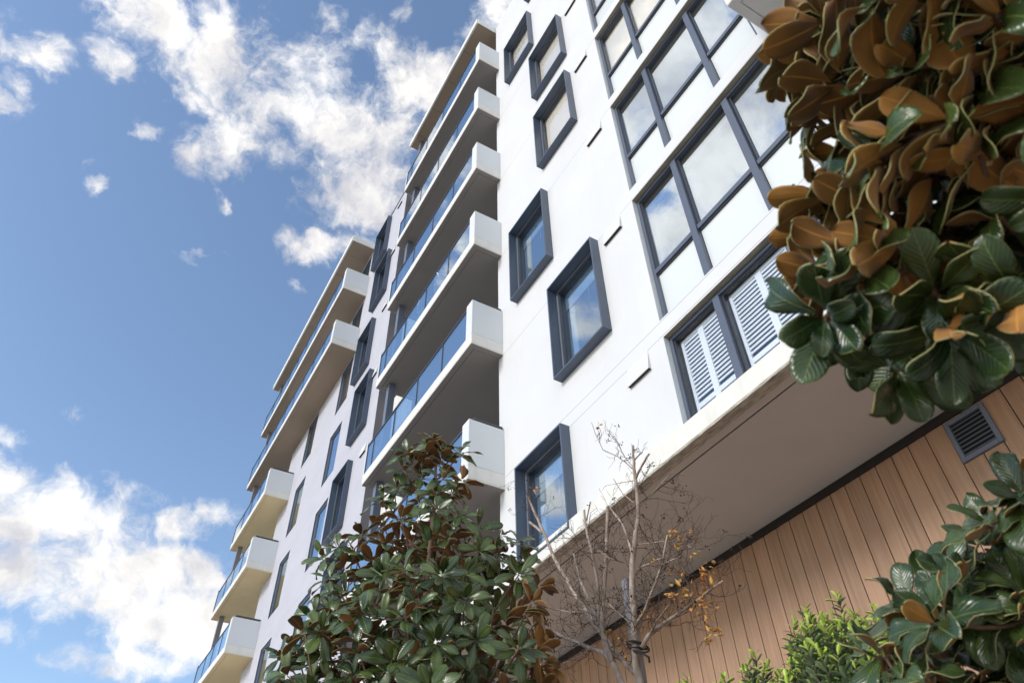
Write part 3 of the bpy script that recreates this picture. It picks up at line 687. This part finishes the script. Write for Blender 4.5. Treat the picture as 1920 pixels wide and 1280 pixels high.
# ---- bare crepe myrtle
def bare_tree():
    def q(cx, cy, dy=0): return onY(900+cx*.39073, 780+cy*.39073, -3.4+dy)
    base = q(765,1280)
    t = thing('bare_tree', 'slender bare tree with pale bark, dark berries and a few orange leaves under the overhang', 'tree', (base.x+.1, base.y, -1.6))
    limbs = [
     ([(785,1420,0),(765,1280,0),(745,1120,0),(740,1000,0),(733,850,.02),(728,700,.03),(742,600,.02),(762,480,0),(748,300,0),(738,220,0),(733,140,0)], 23, 5),
     ([(748,300,0),(775,235,.02),(812,180,.03)], 6, 5), ([(742,210,0),(775,175,-.03)], 4, 3),
     ([(720,1480,.1),(690,1280,.08),(640,1180,.06),(590,1130,.05),(500,1100,.1),(400,1060,.15),(350,1035,.18)], 15, 6),
     ([(640,1180,.06),(595,1090,.05),(583,1010,.05),(600,800,.06),(608,600,.05),(612,435,.05)], 14, 8),
     ([(742,1230,0),(650,1130,-.05),(560,1010,-.12),(500,920,-.15),(420,790,-.2),(365,700,-.22),(325,600,-.25),(290,520,-.25),(250,440,-.25),(233,385,-.25)], 12, 5),
     ([(300,560,-.25),(270,530,-.25),(238,508,-.25)], 7, 6),
     ([(575,1010,.05),(565,800,.12),(540,650,.14),(515,560,.15),(500,450,.15)], 9, 5), ([(510,500,.15),(530,410,.12)], 4, 4),
     ([(560,980,.05),(520,870,0),(480,790,-.02),(465,720,-.02),(450,660,-.02)], 8, 5),
     ([(745,1010,0),(800,920,.04),(840,800,.08),(880,700,.1),(892,620,.1),(900,570,.1)], 9, 4), ([(880,710,.1),(945,680,.08)], 4, 3),
     ([(738,790,0),(750,735,-.04),(800,710,-.06),(870,680,-.08)], 6, 4),
     ([(778,1110,0),(810,1050,-.03),(870,1000,-.06),(960,940,-.1),(1040,880,-.13),(1165,790,-.17)], 12, 5),
     ([(800,1070,-.02),(840,990,-.02),(905,905,0)], 5, 3),
     ([(728,660,.03),(712,590,.0),(680,510,-.04),(615,430,-.08)], 7, 5),
     ([(742,260,0),(700,220,.02),(640,180,.04),(590,165,.05),(555,90,.05),(535,30,.05)], 3.2, 1.5),
     ([(745,420,0),(690,380,.05),(640,300,.08)], 3, 1.6), ([(755,440,0),(830,370,.0),(880,310,0),(930,260,0)], 3, 1.4),
     ([(735,720,0),(620,680,.1),(560,640,.12)], 3.5, 1.6), ([(740,620,0),(820,605,0),(900,600,0),(1000,620,0),(1060,650,0)], 3.2, 1.3),
     ([(620,900,.05),(660,940,.02),(720,990,0)], 4, 2.5), ([(500,940,-.1),(430,940,-.1),(370,925,-.1)], 4, 2),
     ([(350,1035,.18),(280,1100,.2),(220,1180,.2),(120,1240,.2)], 4, 2), ([(560,1100,.05),(480,1150,.1),(380,1190,.1),(250,1270,.1)], 4.5, 2),
    ]
    br = MB(); tw = MB(); trunk = MB(); lv = MB(); segs = []
    px2m = lambda px, p: 1.0*px*.39073*(RC @ p).z/FPX
    for li, (pts, w0, w1) in enumerate(limbs):
        P = [q(*p) for p in pts]
        Q = []; 
        for i in range(len(P)-1):
            for s in range(3): Q.append(P[i].lerp(P[i+1], s/3))
        Q.append(P[-1])
        for i in range(1, len(Q)-1): Q[i] = (Q[i-1]+Q[i]*2+Q[i+1])/4 + rand_unit()*.004
        R = [px2m(w0+(w1-w0)*i/(len(Q)-1), Q[i]) for i in range(len(Q))]
        (trunk if li == 0 else br).tube(Q, R, 9 if w0 > 8 else 6)
        for i in range(1, len(Q)-1): segs.append((Q[i], (Q[i+1]-Q[i-1]).normalized(), R[i], li))
    base0 = q(785,1420)
    trunk.tube([(base0.x+.06, base0.y, -1.6), tuple(base0)], [.06, px2m(24, base0)], 9)
    b2 = q(720,1480,.1); br.tube([(base0.x+.12, base0.y+.02, -1.6), tuple(b2)], [.045, px2m(16, b2)], 8)
    def grow(p, d, ln, r, lvl):
        pts = [p]; n = 4
        for i in range(n):
            d = (d + rand_unit()*.38 + Vector((0,0,.05))).normalized(); pts.append(pts[-1]+d*ln/n)
        tw.tube(pts, [max(.0012, r*(1-.6*i/n)) for i in range(n+1)], 4, cap=False)
        if lvl:
            for i in range(1, n+1):
                if random.random() < .85: grow(pts[i], (d+rand_unit()*1.0).normalized(), ln*random.uniform(.4,.65), r*.6, lvl-1)
        elif random.random() < .10:
            for _ in range(random.randint(2,5)):
                e = pts[-1]+rand_unit()*.018; tw.ball(e, .0062, 1)
        return pts[-1]
    hi = [s for s in segs if s[0].z > 1.95]
    for _ in range(200):
        p, d, r, li = random.choice(hi)
        if li in (1, 2, 16) and random.random() < .7: continue
        if p.z > 3.1 and random.random() < .5: continue
        side = (rand_unit()+d*.5+Vector((0,0,.15))).normalized()
        grow(p, side, random.uniform(.12,.34), .0032, 2 if random.random() < .6 else 1)
    def leaves(cx, cy, n, rad, dy=0, mix=.5):
        c = q(cx, cy, dy)
        for _ in range(n):
            p = c+rand_unit()*rad*1.5*random.random(); d = rand_unit(); d.z -= .5
            leaf(lv, p, d, rand_unit(), random.uniform(.030,.055), random.uniform(.02,.03), random.uniform(0,1.5), .3, 4, .6, .0004)
        grow(c, rand_unit(), .14, .002, 1)
    for a in [(1090,740,13,.07),(1060,760,8,.05),(1000,830,14,.09),(930,860,9,.06),(1020,870,10,.08),(1075,900,8,.05),(1080,950,10,.05),(1100,1020,12,.06),(1120,1040,6,.04),(930,725,8,.05),(975,750,5,.04),(960,600,8,.06),(930,580,5,.04),(1010,550,4,.03),(1035,648,4,.03),(820,700,3,.03),(630,1040,6,.035),(675,1080,4,.03),(270,355,6,.04),(300,1230,12,.06),(250,1260,6,.04),(570,52,2,.01),(710,1150,3,.02),(800,940,4,.04)]:
        leaves(*a[:3], a[3])
    trunk.build('trunk', M['bark_pale'], t, smooth=True); br.build('branch', M['bark_pale'], t, smooth=True)
    tw.build('twig', [M['twig'], M['berry']], t, smooth=True); lv.build('foliage', AUT, t, smooth=True)
    # stake and tie
    a = q(697,785,-.10); b = q(775,1280,-.10); d = (b-a); e = a + d*((-1.6-a.z)/d.z)
    mb = MB(); dz = (e-a)/2; mid = (a+e)/2
    ux = Vector((.036,0,0)); uy = Vector((0,.022,0)); mb.obox(mid, ux, uy, dz)
    s = mb.build('tree_stake', M['stake'], bevel=.004); tag(s, 'grey weathered timber stake standing behind the bare tree', 'stake')
    mb = MB(); c = q(742,1100)
    for k, (dx, dz_) in enumerate(((0,0),(.004,.012),(-.004,-.014))):
        mb.tube([Vector((c.x+dx+.058*math.cos(u), c.y-.03+.085*math.sin(u), c.z+dz_+.02*math.sin(u*1+k))) for u in [2*math.pi*i/20 for i in range(21)]], .006, 6, cap=False)
    c2 = q(800,1155,.0)
    mb.tube([c+Vector((-.02,.03,-.05)), c2+Vector((0,.03,.02)), c2+Vector((-.045,.02,-.02)), c2+Vector((-.02,0,-.04))], .008, 6)
    tag(mb.build('tree_tie', M['black'], smooth=True), 'black rubber tie looped round the bare tree and its stake', 'tree tie')
bare_tree()
# ---- small leaved shrubs at the bottom
def shrub(label, stems_px, Y, leafL=.060, dens=1.0, base=None):
    c = onY(stems_px[0][0], 1280, Y)
    t = thing('shrub', label, 'shrub', (c.x, c.y, -1.6), 'shrubs along the foot of the timber wall')
    st = MB(); fo = MB()
    for (px, py, ln, dy) in stems_px:
        tip = onY(px, py, Y+dy)
        b = Vector((tip.x+random.uniform(-.12,.12), tip.y+random.uniform(-.1,.1), tip.z-ln))
        pts = branch_to(st, b, tip, .006, .002, n=5, k=8)
        L_ = sum((pts[i+1]-pts[i]).length for i in range(8)); n = int(L_/.009*dens)
        for i in range(n):
            u = i/n; k = min(7, int(u*8)); p = pts[k].lerp(pts[k+1], u*8-k); d0 = (pts[k+1]-pts[k]).normalized()
            az = i*2.4+random.uniform(-.4,.4); e1 = d0.orthogonal().normalized(); e2 = d0.cross(e1); rad = e1*math.cos(az)+e2*math.sin(az)
            d = (d0*random.uniform(.5,1.0)+rad).normalized() if u < .93 else (d0*1.6+rad).normalized()
            tipz = u > 1-.06/max(L_,.1)
            Ln = leafL*random.uniform(.7,1.15)*(1 if u < .9 else .8)
            leaf(fo, p, d, d0-rad*.6+rand_unit()*.2, Ln, Ln*.42, random.uniform(0,.6), .3, 4, .2, .0004, m0=3 if tipz else 0)
    st2 = MB()
    for (px, py, ln, dy) in stems_px[::3]:
        tip = onY(px, py, Y+dy); st2.tube([(c.x, c.y, -1.6), (tip.x, tip.y, tip.z-ln+.02)], [.02,.008], 6)
    st.build('stem', M['twig'], t, smooth=True); st2.build('trunk', M['twig'], t, smooth=True); fo.build('foliage', SHR+TIP, t, smooth=True)
def fill(poly, dmin, z=(.25,.5), dy=.35):
    return [(x, y, random.uniform(*z), random.uniform(-dy, dy)) for x, y in scatter(poly, dmin, 4000)]
s1 = [(1569,1113,.45,0),(1510,1142,.4,0),(1640,1135,.4,.05),(1600,1150,.4,.1),(1545,1160,.4,-.05),(1655,1160,.35,0),(1490,1165,.4,.05)]
s1 += fill([(1478,1185),(1520,1150),(1640,1150),(1700,1180),(1720,1340),(1470,1340)], 14)
shrub('dense small leaved shrub with bright lime shoots, tallest of the shrubs below the timber boards', s1, -3.1)
s2 = [(1413,1222,.35,0),(1402,1245,.3,0),(1440,1245,.35,.05),(1460,1265,.3,0)] + fill([(1390,1250),(1440,1240),(1490,1260),(1480,1340),(1390,1340)], 19)
shrub('low small leaved shrub with lime shoots, just left of the tallest shrub', s2, -3.15)
shrub('tip of a small leaved shrub rising into view left of the low shrub', [(1356,1264,.3,0),(1345,1285,.3,0),(1370,1290,.3,0),(1350,1310,.3,.1)], -3.15)
shrub('tip of a small leaved shrub just showing right of the bare tree', [(1288,1268,.3,0),(1275,1285,.3,0),(1300,1290,.3,0)], -3.15)
# ------------------------------------------------------------------ lift everything to eye height
for o in list(COL.objects):
    if o.parent is None: o.location.z += H
# ------------------------------------------------------------------ camera
cam = bpy.data.cameras.new('camera'); co = bpy.data.objects.new('camera', cam); COL.objects.link(co)
right = RC.row[0]; down = RC.row[1]; fwd = RC.row[2]
m3 = Matrix((right, -down, -fwd)).transposed()
co.matrix_world = Matrix.Translation((0,0,H)) @ m3.to_4x4()
cam.sensor_width = 36; cam.lens = 36*FPX/1920; cam.clip_start = .05; cam.clip_end = 3000
cam.dof.use_dof = True; cam.dof.focus_distance = 9.5; cam.dof.aperture_fstop = 4.5
bpy.context.scene.camera = co
# ------------------------------------------------------------------ light
SUN_EL, SUN_AZ = R_(27), R_(-4)     # azimuth measured from +Y (away from the facade) towards +X (down the street)
sd = Vector((math.sin(SUN_AZ)*math.cos(SUN_EL), math.cos(SUN_AZ)*math.cos(SUN_EL), math.sin(SUN_EL)))
su = bpy.data.lights.new('sun', 'SUN'); su.energy = 1.25; su.angle = R_(16); su.color = (1, .95, .88)
so = bpy.data.objects.new('sun', su); COL.objects.link(so); so.rotation_euler = sd.to_track_quat('Z', 'Y').to_euler(); so.location = (10, 20, 40)
# ------------------------------------------------------------------ sky with clouds
W = bpy.data.worlds.new('World'); bpy.context.scene.world = W; W.use_nodes = True; nt = W.node_tree; l = nt.links
bg = nt.nodes['Background']; STR = .145; bg.inputs[1].default_value = STR
sky = N(nt, 'ShaderNodeTexSky', sky_type='NISHITA', sun_disc=False); sky.sun_elevation = SUN_EL; sky.sun_rotation = SUN_AZ; sky.air_density = 1.0; sky.dust_density = .6; sky.ozone_density = 1.5
tc = N(nt, 'ShaderNodeTexCoord'); sp = N(nt, 'ShaderNodeSeparateXYZ'); l.new(tc.outputs['Generated'], sp.inputs[0])
mz = N(nt, 'ShaderNodeMath', operation='MAXIMUM'); mz.inputs[1].default_value = .10; l.new(sp.outputs[2], mz.inputs[0])
dvx = N(nt, 'ShaderNodeMath', operation='DIVIDE'); l.new(sp.outputs[0], dvx.inputs[0]); l.new(mz.outputs[0], dvx.inputs[1])
dvy = N(nt, 'ShaderNodeMath', operation='DIVIDE'); l.new(sp.outputs[1], dvy.inputs[0]); l.new(mz.outputs[0], dvy.inputs[1])
cp = N(nt, 'ShaderNodeCombineXYZ'); l.new(dvx.outputs[0], cp.inputs[0]); l.new(dvy.outputs[0], cp.inputs[1])
# warp
n1 = N(nt, 'ShaderNodeTexNoise', i_Scale=5.0, i_Detail=6.0, i_Roughness=.6); l.new(tc.outputs['Generated'], n1.inputs['Vector'])
w1 = N(nt, 'ShaderNodeVectorMath', operation='SUBTRACT'); l.new(n1.outputs['Color'], w1.inputs[0]); w1.inputs[1].default_value = (.5,.5,.5)
w2 = N(nt, 'ShaderNodeVectorMath', operation='MULTIPLY_ADD'); l.new(w1.outputs[0], w2.inputs[0]); w2.inputs[1].default_value = (.20,.20,.20); l.new(cp.outputs[0], w2.inputs[2])
def pp(px, py): d = ray(px, py); return Vector((d.x/d.z, d.y/d.z, 0))
blobs = [(240,5,85,.9),(330,55,115,1),(235,100,60,.75),(440,105,120,1),(560,175,135,1.05),(660,240,135,1.1),(760,165,105,1.05),(350,165,60,.8),(480,230,70,.85),(545,300,60,.8),(400,60,70,.8),(700,90,75,.85),(440,275,80,.9),(370,285,65,.85),(630,335,105,1),(710,330,80,1),(565,375,45,.6),(610,30,50,.55),(700,400,45,.7),
 (540,468,42,.9),(605,455,45,.85),(655,450,45,.7),(935,15,70,.9),(870,60,35,.5),(760,5,40,.6),(30,90,60,.75),(45,180,40,.65),(0,200,45,.7),(0,40,60,.6),
 (192,350,36,.72),(182,372,24,.6),(350,487,36,.72),(378,480,22,.6),(530,538,36,.75),(560,548,28,.65),(165,790,38,.72),(185,775,22,.6),(405,372,28,.7),(258,235,40,.7),(245,205,28,.6),(160,295,34,.6),(110,120,60,.62),
 (40,840,40,.6),(30,915,75,1),(150,985,120,1.1),(265,925,60,.95),(90,1090,130,1.1),(290,1070,85,1),(375,1075,60,.95),(330,985,60,.85),(410,970,45,.85),(440,1000,20,.4),(330,1180,120,1.15),(240,1240,80,.95),(20,1000,80,1),(0,1180,60,.6),(420,1230,80,.9)]
acc = None
blobs += [(1340,310,150,1.3,1),(1270,100,160,1.35,1),(1230,440,110,1.1,1),(1180,250,110,1.3,1),(1480,160,160,1.2,1),(1090,600,60,.5,1),(1010,450,50,.45,1),(1020,930,60,.9,1)]  # unseen clouds mirrored across the facade, added to brighten the window reflections
for bl_ in blobs:
    x, y, r, a = bl_[:4]
    c = pp(x, y); rx = (pp(x+r, y)-c).length; ry = (pp(x, y+r)-c).length; rad = (rx+ry)/2
    di = N(nt, 'ShaderNodeVectorMath', operation='DISTANCE'); l.new(w2.outputs[0], di.inputs[0]); di.inputs[1].default_value = c if len(bl_) == 4 else Vector((c.x, -c.y, 0))
    mr = N(nt, 'ShaderNodeMapRange', interpolation_type='SMOOTHSTEP', clamp=True); l.new(di.outputs['Value'], mr.inputs[0])
    mr.inputs['From Min'].default_value = 0; mr.inputs['From Max'].default_value = rad*1.45; mr.inputs['To Min'].default_value = a; mr.inputs['To Max'].default_value = 0
    if acc is None: acc = mr.outputs[0]
    else:
        mx = N(nt, 'ShaderNodeMath', operation='SMOOTH_MAX'); mx.inputs[2].default_value = .07; l.new(acc, mx.inputs[0]); l.new(mr.outputs[0], mx.inputs[1]); acc = mx.outputs[0]
# clouds in the rest of the sky (behind the viewer), for the light and the reflections
vd = N(nt, 'ShaderNodeVectorMath', operation='DOT_PRODUCT'); l.new(tc.outputs['Generated'], vd.inputs[0]); vd.inputs[1].default_value = ray(480, 640).normalized()
outm = N(nt, 'ShaderNodeMapRange', interpolation_type='SMOOTHSTEP'); l.new(vd.outputs['Value'], outm.inputs[0]); outm.inputs['From Min'].default_value = .78; outm.inputs['From Max'].default_value = .55; outm.inputs['To Min'].default_value = 0; outm.inputs['To Max'].default_value = 1
vr = ray(1000, 450).normalized(); vr.y = -vr.y
vd2 = N(nt, 'ShaderNodeVectorMath', operation='DOT_PRODUCT'); l.new(tc.outputs['Generated'], vd2.inputs[0]); vd2.inputs[1].default_value = vr
om2 = N(nt, 'ShaderNodeMapRange', interpolation_type='SMOOTHSTEP'); l.new(vd2.outputs['Value'], om2.inputs[0]); om2.inputs['From Min'].default_value = .90; om2.inputs['From Max'].default_value = .78; om2.inputs['To Min'].default_value = .0; om2.inputs['To Max'].default_value = 1
omm = N(nt, 'ShaderNodeMath', operation='MULTIPLY'); l.new(outm.outputs[0], omm.inputs[0]); l.new(om2.outputs[0], omm.inputs[1])
ng = N(nt, 'ShaderNodeTexNoise', i_Scale=.9, i_Detail=3.0, i_Roughness=.5); l.new(cp.outputs[0], ng.inputs['Vector'])
gm = N(nt, 'ShaderNodeMapRange'); l.new(ng.outputs['Fac'], gm.inputs[0]); gm.inputs['From Min'].default_value = .35; gm.inputs['From Max'].default_value = .6; gm.inputs['To Max'].default_value = 1.0
go = N(nt, 'ShaderNodeMath', operation='MULTIPLY'); l.new(gm.outputs[0], go.inputs[0]); l.new(omm.outputs[0], go.inputs[1])
am = N(nt, 'ShaderNodeMath', operation='MAXIMUM'); l.new(acc, am.inputs[0]); l.new(go.outputs[0], am.inputs[1])
dirw = N(nt, 'ShaderNodeVectorMath', operation='MULTIPLY_ADD'); l.new(w1.outputs[0], dirw.inputs[0]); dirw.inputs[1].default_value = (.12,.12,.12); l.new(tc.outputs['Generated'], dirw.inputs[2])
n2 = N(nt, 'ShaderNodeTexNoise', i_Scale=9.0, i_Detail=13.0, i_Roughness=.63, i_Distortion=.15); l.new(dirw.outputs[0], n2.inputs['Vector'])
nb = N(nt, 'ShaderNodeMath', operation='MULTIPLY_ADD'); l.new(n2.outputs['Fac'], nb.inputs[0]); nb.inputs[1].default_value = 2.9; nb.inputs[2].default_value = -1.60-.74
n4 = N(nt, 'ShaderNodeTexNoise', i_Scale=26.0, i_Detail=9.0, i_Roughness=.6, i_Distortion=.4); l.new(dirw.outputs[0], n4.inputs['Vector'])
nf = N(nt, 'ShaderNodeMath', operation='MULTIPLY_ADD'); l.new(n4.outputs['Fac'], nf.inputs[0]); nf.inputs[1].default_value = 1.5; l.new(nb.outputs[0], nf.inputs[2])
sm = N(nt, 'ShaderNodeMath', operation='ADD'); l.new(am.outputs[0], sm.inputs[0]); l.new(nf.outputs[0], sm.inputs[1])
gate = N(nt, 'ShaderNodeMapRange', interpolation_type='SMOOTHSTEP'); l.new(am.outputs[0], gate.inputs[0]); gate.inputs['From Min'].default_value = .05; gate.inputs['From Max'].default_value = .28
den = N(nt, 'ShaderNodeMapRange', interpolation_type='SMOOTHSTEP'); l.new(sm.outputs[0], den.inputs[0]); den.inputs['From Min'].default_value = .10; den.inputs['From Max'].default_value = 1.0
dg = N(nt, 'ShaderNodeMath', operation='MULTIPLY'); l.new(den.outputs[0], dg.inputs[0]); l.new(gate.outputs[0], dg.inputs[1])
n3 = N(nt, 'ShaderNodeTexNoise', i_Scale=9.0, i_Detail=8.0, i_Roughness=.6); 
o3 = N(nt, 'ShaderNodeVectorMath', operation='ADD'); l.new(dirw.outputs[0], o3.inputs[0]); o3.inputs[1].default_value = (.02,.03,3.7); l.new(o3.outputs[0], n3.inputs['Vector'])
K = 1/STR
cc = ramp(nt, n3.outputs['Fac'], [(.34, (.58,.58,.62)), (.50, (.86,.84,.82)), (.64, (1.0,.985,.96))])
cs = N(nt, 'ShaderNodeVectorMath', operation='SCALE'); l.new(cc, cs.inputs[0])
CLOUD_IN, CLOUD_OUT = .70*K, .75*K
cb = N(nt, 'ShaderNodeMapRange'); l.new(outm.outputs[0], cb.inputs[0]); cb.inputs['To Min'].default_value = CLOUD_IN; cb.inputs['To Max'].default_value = CLOUD_OUT; l.new(cb.outputs[0], cs.inputs['Scale'])
mx = N(nt, 'ShaderNodeMix', data_type='RGBA'); l.new(dg.outputs[0], mx.inputs[0]); l.new(sky.outputs[0], mx.inputs[6]); l.new(cs.outputs[0], mx.inputs[7]); l.new(mx.outputs[2], bg.inputs[0])
sc = bpy.context.scene
sc.view_settings.view_transform = 'Standard'; sc.view_settings.look = 'None'; sc.view_settings.gamma = 1; sc.view_settings.exposure = .79
